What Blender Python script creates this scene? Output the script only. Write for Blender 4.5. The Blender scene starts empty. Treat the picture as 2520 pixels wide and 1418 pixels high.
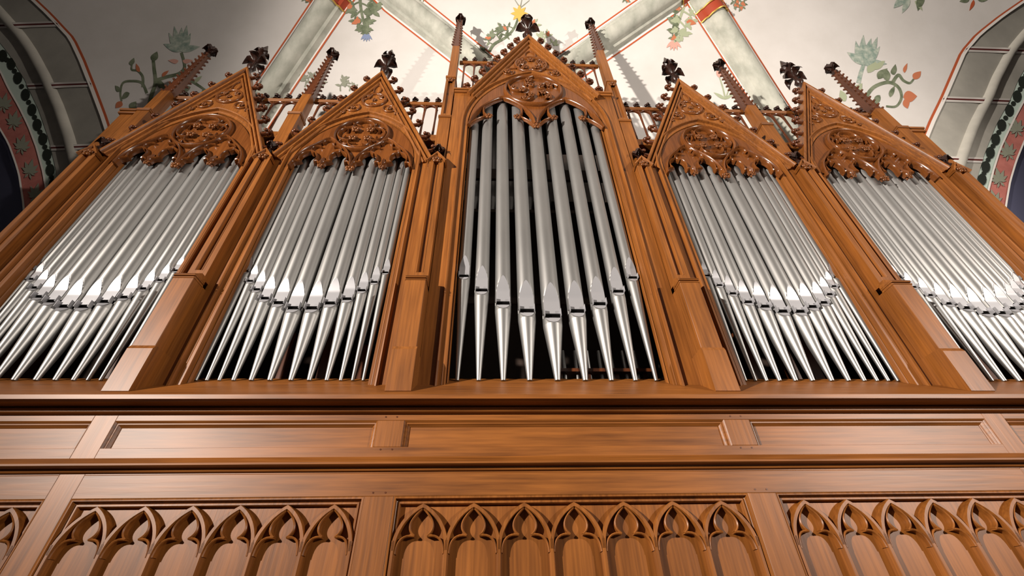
import bpy, bmesh, math, random
from mathutils import Vector, Matrix
import numpy as np
sc = bpy.context.scene
col = sc.collection
random.seed(4)
# ------------------------------------------------------------------ camera
W_, H_ = 2520, 1418
F_PX = 1061.41
PITCH, YAW, ROLL = math.radians(38.2267), math.radians(2.7088), math.radians(-1.1794)
CAM = Vector((-0.3928, -2.3, 1.6))
_cp, _sp, _cy, _sy = math.cos(PITCH), math.sin(PITCH), math.cos(YAW), math.sin(YAW)
FWD = Vector((_sy*_cp, _cy*_cp, _sp)); _r = Vector((_cy, -_sy, 0)); _u = _r.cross(FWD)
RGT = _r*math.cos(ROLL) + _u*math.sin(ROLL); UPV = -_r*math.sin(ROLL) + _u*math.cos(ROLL)
cd = bpy.data.cameras.new('camera'); cam = bpy.data.objects.new('camera', cd); col.objects.link(cam)
cd.sensor_fit = 'HORIZONTAL'; cd.sensor_width = 36.0; cd.lens = 36.0*F_PX/W_
cd.clip_start = 0.05; cd.clip_end = 200
cam.matrix_world = Matrix(((RGT.x, UPV.x, -FWD.x, CAM.x), (RGT.y, UPV.y, -FWD.y, CAM.y), (RGT.z, UPV.z, -FWD.z, CAM.z), (0, 0, 0, 1)))
sc.camera = cam
# ------------------------------------------------------------------ light
wd = bpy.data.worlds.new('church_air'); sc.world = wd; wd.use_nodes = True
wd.node_tree.nodes['Background'].inputs[0].default_value = (0.95, 0.97, 1.0, 1)
wd.node_tree.nodes['Background'].inputs[1].default_value = 0.02
def lamp(name, loc, power, target, radius, color, cone=120, blend=.6):
    l = bpy.data.lights.new(name, 'SPOT'); l.energy = power; l.shadow_soft_size = radius; l.color = color
    l.spot_size = math.radians(cone); l.spot_blend = blend
    o = bpy.data.objects.new(name, l); col.objects.link(o); o.location = loc
    o.rotation_euler = (Vector(target) - Vector(loc)).to_track_quat('-Z', 'Y').to_euler()
    return o
lamp('floodlight_left', (-7.4, -6.3, 4.6), 10500, (10.0, 0.4, 6.3), .13, (1, .90, .80), 98, 1.0)
lamp('floodlight_right', (7.6, -6.5, 4.5), 2900, (0.8, 0.2, 4.2), .13, (1, .90, .80), 104, 1.0)
sc.view_settings.view_transform = 'Standard'; sc.view_settings.look = 'None'
sc.view_settings.gamma = 1.0; sc.view_settings.use_curve_mapping = False
sc.view_settings.exposure = 0.0

def ray(px, py):
    return FWD + RGT*((px - 1260)/F_PX) + UPV*((709 - py)/F_PX)
# ------------------------------------------------------------------ materials
def mat(name, base, rough=.5, metal=0.0, spec=.5, vary=None):
    m = bpy.data.materials.new(name); m.use_nodes = True
    nt = m.node_tree; b = nt.nodes['Principled BSDF']
    b.inputs['Base Color'].default_value = (*base, 1); b.inputs['Roughness'].default_value = rough
    b.inputs['Metallic'].default_value = metal; b.inputs['Specular IOR Level'].default_value = spec
    if vary:
        tc = nt.nodes.new('ShaderNodeTexCoord'); mp = nt.nodes.new('ShaderNodeMapping'); n = nt.nodes.new('ShaderNodeTexNoise')
        mp.inputs['Scale'].default_value = vary['scale']; n.inputs['Scale'].default_value = 1.0
        n.inputs['Detail'].default_value = vary.get('detail', 5); n.inputs['Roughness'].default_value = .6
        r = nt.nodes.new('ShaderNodeValToRGB')
        for e, (p, c) in zip(r.color_ramp.elements, ((vary.get('lo', .35), vary['a']), (vary.get('hi', .65), vary['b']))):
            e.position = p; e.color = (*c, 1)
        nt.links.new(tc.outputs['Object'], mp.inputs['Vector']); nt.links.new(mp.outputs['Vector'], n.inputs['Vector'])
        nt.links.new(n.outputs['Fac'], r.inputs['Fac']); nt.links.new(r.outputs['Color'], b.inputs['Base Color'])
        if vary.get('bump'):
            bp = nt.nodes.new('ShaderNodeBump'); bp.inputs['Strength'].default_value = vary['bump']; bp.inputs['Distance'].default_value = .004
            nt.links.new(n.outputs['Fac'], bp.inputs['Height']); nt.links.new(bp.outputs['Normal'], b.inputs['Normal'])
    return m
def oak(name, axis, a, b, rough=.42):
    """oak with fine grain running along the axis and broad blotches of stain"""
    m = mat(name, b, rough, 0, .36)
    nt = m.node_tree; bs = nt.nodes['Principled BSDF']
    tc = nt.nodes.new('ShaderNodeTexCoord'); oi = nt.nodes.new('ShaderNodeObjectInfo')
    add = nt.nodes.new('ShaderNodeVectorMath'); add.operation = 'MULTIPLY_ADD'
    comb = nt.nodes.new('ShaderNodeCombineXYZ')
    for i in range(3): nt.links.new(oi.outputs['Random'], comb.inputs[i])
    sc7 = nt.nodes.new('ShaderNodeVectorMath'); sc7.operation = 'SCALE'; sc7.inputs['Scale'].default_value = 7.3
    nt.links.new(comb.outputs[0], sc7.inputs[0])
    add.operation = 'ADD'; nt.links.new(tc.outputs['Object'], add.inputs[0]); nt.links.new(sc7.outputs[0], add.inputs[1])
    def noise(scale, detail, dist=0.0):
        mp = nt.nodes.new('ShaderNodeMapping'); mp.inputs['Scale'].default_value = scale
        n = nt.nodes.new('ShaderNodeTexNoise'); n.inputs['Scale'].default_value = 1; n.inputs['Detail'].default_value = detail
        n.inputs['Distortion'].default_value = dist
        nt.links.new(add.outputs[0], mp.inputs['Vector']); nt.links.new(mp.outputs['Vector'], n.inputs['Vector'])
        return n.outputs['Fac']
    g = [70, 70, 70]; g[axis] = 3.0
    w = [9, 9, 9]; w[axis] = 1.1
    n1 = noise(g, 4); n2 = noise(w, 4, .8); n3 = noise([1.6]*3, 2)
    m1 = nt.nodes.new('ShaderNodeMath'); m1.operation = 'MULTIPLY_ADD'; m1.inputs[1].default_value = .6
    nt.links.new(n1, m1.inputs[0])
    m2 = nt.nodes.new('ShaderNodeMath'); m2.operation = 'MULTIPLY'; m2.inputs[1].default_value = .4
    nt.links.new(n2, m2.inputs[0]); nt.links.new(m2.outputs[0], m1.inputs[2])
    m3 = nt.nodes.new('ShaderNodeMath'); m3.operation = 'MULTIPLY_ADD'; m3.inputs[1].default_value = .42; m3.inputs[2].default_value = -.21
    nt.links.new(n3, m3.inputs[0])
    m4 = nt.nodes.new('ShaderNodeMath'); m4.operation = 'ADD'
    nt.links.new(m1.outputs[0], m4.inputs[0]); nt.links.new(m3.outputs[0], m4.inputs[1])
    r = nt.nodes.new('ShaderNodeValToRGB'); r.color_ramp.elements[0].position = .28; r.color_ramp.elements[1].position = .66
    r.color_ramp.elements[0].color = (*a, 1); r.color_ramp.elements[1].color = (*b, 1)
    nt.links.new(m4.outputs[0], r.inputs['Fac']); nt.links.new(r.outputs['Color'], bs.inputs['Base Color'])
    bp = nt.nodes.new('ShaderNodeBump'); bp.inputs['Strength'].default_value = .12; bp.inputs['Distance'].default_value = .003
    nt.links.new(n1, bp.inputs['Height']); nt.links.new(bp.outputs['Normal'], bs.inputs['Normal'])
    return m
OA, OB = (.105, .033, .0055), (.255, .087, .016)
M = {}
M['oak_v'] = oak('oak_upright_grain', 2, OA, OB)
M['oak_h'] = oak('oak_level_grain', 0, OA, OB)
M['oak_carved'] = oak('oak_carved', 2, (.075, .022, .005), (.165, .053, .012), .25)
M['oak_shaded'] = oak('oak_painted_shade', 2, (.010, .0045, .003), (.030, .010, .006), .33)  # backlit shade of finials, fleurons and knobs put into the wood colour
M['oak_red'] = oak('oak_red_stain', 2, (.045, .013, .005), (.105, .030, .010), .30)
M['tin'] = mat('tin_pipe_metal', (.36, .357, .35), .44, .88, .5, dict(scale=(3, 3, 1.2), a=(.335, .332, .325), b=(.39, .387, .38), bump=.02))
M['tin_bright'] = mat('polished_tin', (.38, .38, .40), .38, .45)
M['slot'] = mat('mouth_darkness', (.004, .0035, .0035), 1.0, 0, 0)
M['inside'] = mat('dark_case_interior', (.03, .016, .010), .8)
M['plaster'] = mat('white_plaster', (.63, .605, .58), .85, 0, .2, dict(scale=(1.3, 1.3, 1.3), a=(.60, .575, .55), b=(.66, .635, .615), bump=.06))
M['ashlar'] = mat('grey_painted_ashlar', (.50, .48, .43), .85, 0, .2, dict(scale=(1.1, 1.1, 2.2), a=(.44, .425, .38), b=(.56, .54, .48)))
M['ribstone'] = mat('grey_green_rib_paint', (.44, .44, .38), .8, 0, .2, dict(scale=(6, 6, 1.5), a=(.34, .35, .30), b=(.50, .50, .44)))
M['redline'] = mat('red_ochre_paint', (.45, .095, .035), .85, 0, .2)
M['pinkband'] = mat('rose_paint', (.44, .15, .125), .85, 0, .2, dict(scale=(5, 5, 5), a=(.39, .13, .11), b=(.50, .18, .15)))
M['greenband'] = mat('pale_green_paint', (.50, .60, .54), .85, 0, .2)
M['whiteline'] = mat('white_paint_line', (.78, .74, .70), .85, 0, .2)
M['darkline'] = mat('dark_red_paint_line', (.13, .025, .022), .85, 0, .2)
M['blackdisc'] = mat('black_green_paint', (.02, .025, .02), .8, 0, .2)
M['navy'] = mat('slate_blue_plaster', (.14, .145, .24), .85, 0, .2)
M['leafgrey'] = mat('grey_green_leaf_paint', (.26, .27, .21), .85, 0, .2)
M['leaf'] = mat('green_leaf_paint', (.10, .16, .085), .85, 0, .2, dict(scale=(9, 9, 9), a=(.10, .125, .075), b=(.22, .25, .17)))
M['leaf_pale'] = mat('pale_leaf_paint', (.36, .40, .27), .85, 0, .2)
M['teal'] = mat('teal_petal_paint', (.28, .38, .34), .85, 0, .2, dict(scale=(14, 14, 14), a=(.20, .28, .24), b=(.46, .50, .43)))
M['orange'] = mat('orange_petal_paint', (.50, .17, .085), .85, 0, .2)
M['pinkpetal'] = mat('pink_petal_paint', (.62, .34, .28), .85, 0, .2)
M['yellow'] = mat('yellow_petal_paint', (.70, .42, .10), .85, 0, .2)
M['bluepetal'] = mat('blue_petal_paint', (.22, .27, .42), .85, 0, .2)
M['collar'] = mat('red_collar_paint', (.34, .05, .02), .7, 0, .3)
M['gold'] = mat('gilding', (.65, .42, .10), .45, .6)
M['stonefloor'] = mat('stone_floor', (.10, .085, .07), .6, 0, .3, dict(scale=(2, 2, 2), a=(.08, .068, .056), b=(.12, .10, .085)))

# ------------------------------------------------------------------ mesh tools
class MB:
    def __init__(s): s.v = []; s.f = []
    def add(s, vs, fs):
        o = len(s.v); s.v += [tuple(p) for p in vs]; s.f += [tuple(i + o for i in f) for f in fs]; return s
    def box(s, x0, x1, y0, y1, z0, z1):
        return s.add([(x, y, z) for z in (z0, z1) for y in (y0, y1) for x in (x0, x1)],
                     [(0, 2, 3, 1), (4, 5, 7, 6), (0, 1, 5, 4), (2, 6, 7, 3), (0, 4, 6, 2), (1, 3, 7, 5)])
    def cbox(s, x0, x1, y0, y1, z0, z1, c=.006):
        """box with the front (-y) edges chamfered"""
        A = [(x0, y1, z0), (x1, y1, z0), (x1, y1, z1), (x0, y1, z1)]
        B = [(x0, y0+c, z0), (x1, y0+c, z0), (x1, y0+c, z1), (x0, y0+c, z1)]
        D = [(x0+c, y0, z0+c), (x1-c, y0, z0+c), (x1-c, y0, z1-c), (x0+c, y0, z1-c)]
        q = [(0, 1, 5, 4), (1, 2, 6, 5), (2, 3, 7, 6), (3, 0, 4, 7)]
        return s.add(A + B + D, [(3, 2, 1, 0)[::-1]] + q + [tuple(i+4 for i in f) for f in q] + [(8, 9, 10, 11)])
    def prism(s, poly, y0, y1):
        """xz polygon (counter-clockwise seen from -y) pushed from y0 (front) to y1"""
        n = len(poly)
        vs = [(x, y0, z) for x, z in poly] + [(x, y1, z) for x, z in poly]
        return s.add(vs, [tuple(range(n)), tuple(range(2*n-1, n-1, -1))] + [((i+1) % n, i, n+i, n+(i+1) % n) for i in range(n)])
    def extr_x(s, poly, x0, x1):
        """yz polygon pushed along x"""
        n = len(poly)
        vs = [(x0, y, z) for y, z in poly] + [(x1, y, z) for y, z in poly]
        return s.add(vs, [tuple(range(n)), tuple(range(2*n-1, n-1, -1))] + [((i+1) % n, i, n+i, n+(i+1) % n) for i in range(n)])
    def sweep(s, path, prof, closed=False, cap=True):
        """path: xz points; prof: list of (u sideways, y). mitred corners"""
        P = [Vector(p) for p in path]; n = len(P); k = len(prof); base = len(s.v)
        for i in range(n):
            a = P[i-1] if (i > 0 or closed) else None
            b = P[(i+1) % n] if (i < n-1 or closed) else None
            d0 = (P[i]-a).normalized() if a is not None else None
            d1 = (b-P[i]).normalized() if b is not None else None
            if d0 is None: d0 = d1
            if d1 is None: d1 = d0
            n0 = Vector((-d0.y, d0.x)); n1 = Vector((-d1.y, d1.x)); m = n0 + n1
            m = m.normalized() if m.length > 1e-6 else n0
            l = 1.0/max(.35, m.dot(n0))
            for u, y in prof:
                q = P[i] + m*(u*l); s.v.append((q.x, y, q.y))
        for i in range(n if closed else n-1):
            j = (i+1) % n
            for t in range(k-1):
                s.f.append((base+i*k+t, base+i*k+t+1, base+j*k+t+1, base+j*k+t))
        if cap and not closed:
            s.f.append(tuple(base+t for t in range(k))[::-1]); s.f.append(tuple(base+(n-1)*k+t for t in range(k)))
        return s
    def lathe(s, prof, seg=16, at=(0, 0, 0)):
        """prof: (r, z)"""
        base = len(s.v); k = len(prof)
        for r, z in prof:
            for j in range(seg):
                a = 2*math.pi*j/seg; s.v.append((at[0]+r*math.cos(a), at[1]+r*math.sin(a), at[2]+z))
        for i in range(k-1):
            for j in range(seg):
                jn = (j+1) % seg
                s.f.append((base+i*seg+j, base+i*seg+jn, base+(i+1)*seg+jn, base+(i+1)*seg+j))
        s.f.append(tuple(base+j for j in range(seg))[::-1]); s.f.append(tuple(base+(k-1)*seg+j for j in range(seg)))
        return s
    def ball(s, c, r, seg=8, rings=5):
        rx, ry, rz = r if hasattr(r, '__len__') else (r, r, r)
        base = len(s.v); s.v.append((c[0], c[1], c[2]-rz))
        for i in range(1, rings):
            t = -math.pi/2 + math.pi*i/rings
            for j in range(seg):
                a = 2*math.pi*j/seg
                s.v.append((c[0]+rx*math.cos(t)*math.cos(a), c[1]+ry*math.cos(t)*math.sin(a), c[2]+rz*math.sin(t)))
        s.v.append((c[0], c[1], c[2]+rz)); top = len(s.v)-1
        for j in range(seg):
            s.f.append((base, base+1+(j+1) % seg, base+1+j))
            s.f.append((top, top-seg+j, top-seg+(j+1) % seg))
        for i in range(rings-2):
            for j in range(seg):
                a = base+1+i*seg; s.f.append((a+j, a+(j+1) % seg, a+seg+(j+1) % seg, a+seg+j))
        return s
    def taper(s, c, h0, h1, z0, z1, seg=4, rot=math.pi/4):
        base = len(s.v)
        for h, z in ((h0, z0), (h1, z1)):
            for j in range(seg):
                a = rot+2*math.pi*j/seg; s.v.append((c[0]+h*math.cos(a), c[1]+h*math.sin(a), z))
        for j in range(seg):
            s.f.append((base+j, base+(j+1) % seg, base+seg+(j+1) % seg, base+seg+j))
        s.f.append(tuple(base+j for j in range(seg))[::-1]); s.f.append(tuple(base+seg+j for j in range(seg)))
        return s
    def tube3(s, path, rad, seg=6):
        base = len(s.v); n = len(path)
        rads = rad if hasattr(rad, '__len__') else [rad]*n
        for i, p in enumerate(path):
            p = Vector(p); a = Vector(path[max(0, i-1)]); b = Vector(path[min(n-1, i+1)]); t = (b-a).normalized()
            ref = Vector((0, 1, 0)) if abs(t.y) < .9 else Vector((1, 0, 0))
            e1 = t.cross(ref).normalized(); e2 = t.cross(e1)
            for j in range(seg):
                an = 2*math.pi*j/seg; s.v.append(tuple(p + e1*(rads[i]*math.cos(an)) + e2*(rads[i]*math.sin(an))))
        for i in range(n-1):
            for j in range(seg):
                s.f.append((base+i*seg+j, base+i*seg+(j+1) % seg, base+(i+1)*seg+(j+1) % seg, base+(i+1)*seg+j))
        s.f.append(tuple(base+j for j in range(seg))[::-1]); s.f.append(tuple(base+(n-1)*seg+j for j in range(seg)))
        return s
    def mesh(s, name, m, smooth=True, angle=38):
        me = bpy.data.meshes.new(name); me.from_pydata(s.v, [], s.f)
        bm = bmesh.new(); bm.from_mesh(me); bmesh.ops.recalc_face_normals(bm, faces=bm.faces); bm.to_mesh(me); bm.free()
        me.materials.append(M[m])
        if smooth:
            me.shade_smooth(); me.set_sharp_from_angle(angle=math.radians(angle))
        return me
    def build(s, name, m, parent=None, loc=(0, 0, 0), smooth=True, angle=38, kind=None):
        return put(name, s.mesh(name, m, smooth, angle), parent, loc, kind)
def put(name, me, parent=None, loc=(0, 0, 0), kind=None):
    o = bpy.data.objects.new(name, me); col.objects.link(o); o.location = loc; o.parent = parent
    if kind: o['kind'] = kind
    return o
def thing(name, label, cat, loc=(0, 0, 0), group=None):
    o = bpy.data.objects.new(name, None); col.objects.link(o); o.location = loc; o.empty_display_size = .1
    o['label'] = label; o['category'] = cat
    if group: o['group'] = group
    return o
def tag(o, label, cat, group=None):
    o['label'] = label; o['category'] = cat
    if group: o['group'] = group
    return o
KIDS = {}
def kids(o): return [c for c in col.objects if c.parent == o]
def copy_tree(o, parent=None):
    c = o.copy(); col.objects.link(c); c.parent = parent
    for k in kids(o): copy_tree(k, c)
    return c
def arc(cx, cz, r, a0, a1, n=10):
    return [(cx + r*math.cos(math.radians(a0+(a1-a0)*i/n)), cz + r*math.sin(math.radians(a0+(a1-a0)*i/n))) for i in range(n+1)]
def pointed(hw, zs, h, n=12):
    """pointed arch from (-hw,zs) over (0,zs+h) to (hw,zs)"""
    R = (h*h + hw*hw)/(2*hw); cx = R-hw; am = math.degrees(math.atan2(h, -cx)) if cx >= 0 else math.degrees(math.atan2(h, -cx))
    L = arc(cx, zs, R, 180, am, n)
    return L + [(-x, z) for x, z in reversed(L[:-1])]
def bez(p0, p1, p2, n=8):
    return [((1-t)**2*p0[0]+2*t*(1-t)*p1[0]+t*t*p2[0], (1-t)**2*p0[1]+2*t*(1-t)*p1[1]+t*t*p2[1]) for t in [i/n for i in range(n+1)]]
def roll(w, y0, y1):
    """rounded bead: half width w, back plane y1, crest y0"""
    return [(-w, y1), (-w*.92, y1*.45+y0*.55), (-w*.5, y1*.1+y0*.9), (0, y0), (w*.5, y1*.1+y0*.9), (w*.92, y1*.45+y0*.55), (w, y1)]

# ------------------------------------------------------------------ the setting: vault, wall, arches, floor
YW, Z0, YC, BZ = 1.06, 5.5, -3.9, 6.1
def vault_hit(px, py, off=0.0):
    """where the line of sight meets the curved wall-and-vault surface (off: metres behind it)"""
    d = ray(px, py); a = YW-YC+off; b = BZ+off
    A = (d.y/a)**2+(d.z/b)**2; o = CAM; B = 2*((o.y-YC)*d.y/a**2+(o.z-Z0)*d.z/b**2); c_ = ((o.y-YC)/a)**2+((o.z-Z0)/b)**2-1
    t = (-B+math.sqrt(B*B-4*A*c_))/(2*A); p = o+d*t
    if p.z < Z0: p = o+d*((YW+off-o.y)/d.y)
    return p
def vault_normal(p):
    if p.z <= Z0: return Vector((0, -1, 0))
    a = YW-YC; return -Vector((0, (p.y-YC)/a**2, (p.z-Z0)/BZ**2)).normalized()
def on_vault(px, py, lift=.004):
    p = vault_hit(px, py); return p + vault_normal(p)*lift
def lerp_curve(pts, y):
    pts = sorted(pts, key=lambda p: p[1])
    if y <= pts[0][1]: (x0, y0), (x1, y1) = pts[0], pts[1]
    elif y >= pts[-1][1]: (x0, y0), (x1, y1) = pts[-2], pts[-1]
    else:
        for i in range(len(pts)-1):
            if pts[i][1] <= y <= pts[i+1][1]: (x0, y0), (x1, y1) = pts[i], pts[i+1]; break
    return x0+(x1-x0)*(y-y0)/(y1-y0)
RED = {-1: [(20, -62), (83, 0), (120, 35), (176, 95), (201, 148), (229, 219), (254, 286), (270, 335), (300, 430), (318, 520)],
       1: [(2590, -50), (2520, 2), (2466, 39), (2408, 85), (2371, 128), (2346, 186), (2321, 244), (2296, 295), (2280, 334), (2246, 430), (2228, 520)]}
E1 = {-1: [(-70, 20), (-20, 80), (20, 130), (60, 195), (95, 270), (120, 342), (138, 420), (148, 500)],
      1: [(2600, 60), (2545, 130), (2504, 200), (2490, 237), (2471, 272), (2451, 308), (2437, 343), (2424, 376), (2413, 411), (2404, 442), (2396, 480)]}
E2 = {-1: [(-80, 70), (-30, 130), (0, 173), (21, 218), (46, 261), (70, 310), (90, 363), (106, 423), (115, 476), (119, 520)],
      1: [(2590, 150), (2545, 205), (2520, 248), (2499, 287), (2482, 322), (2462, 365), (2445, 419), (2433, 466), (2426, 520)]}
E3 = {-1: [(-80, 220), (-30, 272), (0, 317), (21, 353), (38, 400), (47, 430), (57, 498), (60, 540)],
      1: [(2590, 230), (2550, 290), (2520, 349), (2501, 396), (2486, 446), (2476, 504), (2472, 540)]}
# vault web and back wall in one shell
NS = 44
def vprofile(i):
    """lower wall, then the curve"""
    if i < 6: return (YW, Z0*i/6)
    a = math.radians(150*(i-6)/(NS-6)); return (YC+(YW-YC)*math.cos(a), Z0+BZ*math.sin(a))
edge3 = {}
for s in (-1, 1):
    pts = [vault_hit(lerp_curve(RED[s], y), y) for y in range(-60, 521, 20)]
    edge3[s] = sorted([(p.z, p.x) for p in pts])
def edge_x(s, y, z):
    e = edge3[s]
    if z <= e[0][0]: return e[0][1]
    if z >= e[-1][0] or y < -1.2:
        return e[-1][1] + s*max(0.0, (z-e[-1][0]))*1.0 if y > -1.2 else e[-1][1]+s*4
    for i in range(len(e)-1):
        if e[i][0] <= z <= e[i+1][0]:
            return e[i][1]+(e[i+1][1]-e[i][1])*(z-e[i][0])/max(1e-6, e[i+1][0]-e[i][0])
NX = 24
mb = MB(); ring = []
prof = [vprofile(i) for i in range(6)] + [(YC+(YW-YC)*math.cos(math.radians(150*k/90)), Z0+BZ*math.sin(math.radians(150*k/90))) for k in range(91)]
for (y, z) in prof:
    xl, xr = edge_x(-1, y, z), edge_x(1, y, z)
    ring.append([(xl+(xr-xl)*j/NX, y, z) for j in range(NX+1)])
vs = [p for r_ in ring for p in r_]
mb.add(vs, [(i*(NX+1)+j, i*(NX+1)+j+1, (i+1)*(NX+1)+j+1, (i+1)*(NX+1)+j) for i in range(len(prof)-1) for j in range(NX)])
vault = mb.build('ceiling', 'plaster'); vault['kind'] = 'structure'
vault['label'] = 'white plaster vault and wall behind the organ with painted flowers'
MB().box(-14, 14, -14, 4, -.1, 0).build('floor', 'stonefloor', kind='structure')
def strip(rows, name, m, parent, kind=None):
    """rows: list of rows of points; a skin over them"""
    k = len(rows[0]); b = MB()
    b.add([tuple(p) for r_ in rows for p in r_], [(i*k+j, i*k+j+1, (i+1)*k+j+1, (i+1)*k+j) for i in range(len(rows)-1) for j in range(k-1)])
    return b.build(name, m, parent, kind=kind)
WT = .30
for s, nm in ((-1, 'left'), (1, 'right')):
    ys = list(range(-60, 541, 15))
    A = [vault_hit(lerp_curve(RED[s], y), y) for y in ys]
    B = [vault_hit(lerp_curve(E1[s], y), y, WT) for y in ys]
    rows = [[a+(b-a)*(k/6) for k in range(7)] for a, b in zip(A, B)]
    rv = strip(rows, 'trim_arch_'+nm, 'ashlar', None, 'structure')
    rv['label'] = 'grey ashlar reveal of the %s side arch' % nm
    # painted edge: red line with white border, on the plaster
    for d0, d1, m in ((3, 10, 'redline'), (-7, 3, 'whiteline')):
        strip([[on_vault(lerp_curve(RED[s], y)-s*d, y, .006) for d in (d0, d1)] for y in ys], 'painted_edge_line', m, rv)
    # rounded shaft of the reveal
    mid = [a+(b-a)*.62 for a, b in zip(A, B)]
    MB().tube3([p - (CAM-p).normalized()*.05 for p in mid], .085, 14).build('roll_moulding', 'ashlar', rv)
    # block joints painted across the reveal
    for y in ((58, 206, 358) if s < 0 else (120, 243, 388)):
        for d0, d1, m in ((-6, -2, 'whiteline'), (-2, 2, 'darkline'), (2, 7, 'whiteline')):
            row = []
            for d in (d0, d1):
                a = vault_hit(lerp_curve(RED[s], y+d), y+d); b = vault_hit(lerp_curve(E1[s], y+d+6), y+d+6, WT)
                row.append([a+(b-a)*(k/10) + (CAM-a).normalized()*(.02+.075*max(0, 1-abs(k/10-.62)/.14)) for k in range(11)])
            strip([list(r_) for r_ in zip(*row)], 'painted_joint', m, rv)
    # next arch order: green band with discs, rose band with leaves, then the blue wall beyond
    def order_pt(x, y, off): return vault_hit(x, y, off)
    gb = strip([[order_pt(lerp_curve(E1[s], y)*(1-k/4)+lerp_curve(E2[s], y)*(k/4), y, WT+.01) for k in range(5)] for y in ys], 'trim_green_band_'+nm, 'greenband', None, 'structure')
    pb = strip([[order_pt(lerp_curve(E2[s], y)*(1-k/4)+lerp_curve(E3[s], y)*(k/4), y, WT+.01) for k in range(5)] for y in ys], 'trim_rose_band_'+nm, 'pinkband', None, 'structure')
    for E_ in (E2, E3):
        strip([[order_pt(lerp_curve(E_[s], y)+d, y, WT-.005) for d in (-2.5, 2.5)] for y in ys], 'painted_line', 'whiteline', pb)
    far = strip([[order_pt(lerp_curve(E3[s], y)+s*d, y, WT+.02+d*.004) for d in (0, 60, 150, 300)] for y in list(range(-60, 700, 20))], 'wall_beyond_'+nm, 'navy', None, 'structure')
    discs = [(7, 137), (28, 157), (44, 192), (63, 233), (79, 270), (92, 307), (106, 342), (116, 381), (124, 418), (130, 455)] if s < 0 else \
            [(2531, 168), (2517, 202), (2503, 237), (2484, 272), (2465, 308), (2450, 343), (2437, 376), (2426, 411), (2417, 442), (2409, 472)]
    for i, (x, y) in enumerate(discs):
        for rx, ry, cx, cy in ((11, 15, x, y),) + (((6, 6, (x+discs[i+1][0])/2, (y+discs[i+1][1])/2),) if i < len(discs)-1 else ()):
            b = MB(); ring_ = [order_pt(cx+rx*math.cos(t*.5236), cy+ry*math.sin(t*.5236), WT-.004) for t in range(12)]
            b.add(ring_, [tuple(range(12))]).build('painted_disc', 'blackdisc', gb)
    # leaf ornaments on the rose band
    orn = [(8, 262), (33, 305), (52, 365), (72, 425), (86, 485)] if s < 0 else [(2503, 322), (2482, 380), (2460, 446), (2448, 500)]
    for (x, y) in orn:
        b = MB(); up = Vector((s*-.25, -1)).normalized(); sd = Vector((-up.y, up.x))
        for ang, L in ((0, 36), (35, 30), (-35, 30), (68, 24), (-68, 24), (100, 17), (-100, 17), (150, 18), (-150, 18)):
            a = math.radians(ang); d = up*math.cos(a)+sd*math.sin(a); nrm = Vector((-d.y, d.x))
            q = [Vector((x, y)), Vector((x, y))+d*L*.55+nrm*L*.17, Vector((x, y))+d*L, Vector((x, y))+d*L*.55-nrm*L*.17]
            b.add([order_pt(p.x, p.y, WT-.004) for p in q], [(0, 1, 2, 3)])
        b.build('painted_leaf_ornament', 'leafgrey', pb)

# vault ribs
def rib(name, label, path, w=.17, h=.17):
    P = []
    for (a, b) in zip(path[:-1], path[1:]):
        for k in range(8): P.append(vault_hit(a[0]+(b[0]-a[0])*k/8, a[1]+(b[1]-a[1])*k/8))
    P.append(vault_hit(*path[-1]))
    prof = [(-1.35, .0), (-1.2, .1), (-1.05, .35), (-.8, .42), (-.62, .75), (-.3, .95), (0, 1.0), (.3, .95), (.62, .75), (.8, .42), (1.05, .35), (1.2, .1), (1.35, 0)]
    def skin(idx, prof_, lift=0.0):
        rows = []
        for i in idx:
            t = (P[min(i+1, len(P)-1)]-P[max(i-1, 0)]).normalized(); n = vault_normal(P[i]); b = t.cross(n).normalized()
            rows.append([P[i]+b*(u*w)+n*(v*h+lift) for u, v in prof_])
        return rows
    r_ = strip(skin(range(len(P)), prof, -.004), name, 'ribstone', None, 'structure'); r_['label'] = label
    for u0, u1, m in ((-1.62, -1.48, 'redline'), (1.48, 1.62, 'redline'), (-1.48, -1.36, 'whiteline'), (1.36, 1.48, 'whiteline')):
        strip(skin(range(len(P)), [(u0, .03), (u1, .03)], .002), 'painted_edge_line', m, r_)
    return r_, P, skin, prof
def collar(rb, t0, t1):
    r_, P, skin, prof = rb; n = len(P)-1; pr = [(u*1.06, v*1.08+.02) for u, v in prof]
    i0, i1 = int(t0*n), max(int(t0*n)+1, int(t1*n))
    strip(skin(range(i0, i1+1), pr), 'red_collar', 'collar', r_)
    for i in (i0, i1):
        rows = skin([i], [(u*1.03, v*1.05+.02) for u, v in pr])[0]
        MB().tube3(rows, .012, 5).build('gilt_edge', 'gold', r_)
K1, K2 = (888, -92), (1704, -52)
rA = rib('trim_1', 'grey-green vault rib rising behind the left pinnacles', [(600, 330), (640, 270), (680, 208), (750, 104), (820, 0), K1])
rB = rib('trim_2', 'grey-green vault rib descending to the left side of the central gable', [K1, (978, 0), (1063, 67), (1148, 135), (1270, 232)])
rC = rib('trim_3', 'grey-green vault rib rising right from behind the central gable', [(1310, 232), (1400, 166), (1500, 97), (1570, 48), (1640, 0), K2])
rD = rib('trim_4', 'grey-green vault rib descending behind the right pinnacles', [K2, (1731, 0), (1785, 85), (1840, 171), (1895, 258), (1960, 360)])
collar(rA, .78, .84); collar(rA, .9, .95); collar(rC, .86, .92); collar(rD, .26, .32); collar(rD, .12, .16)

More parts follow.
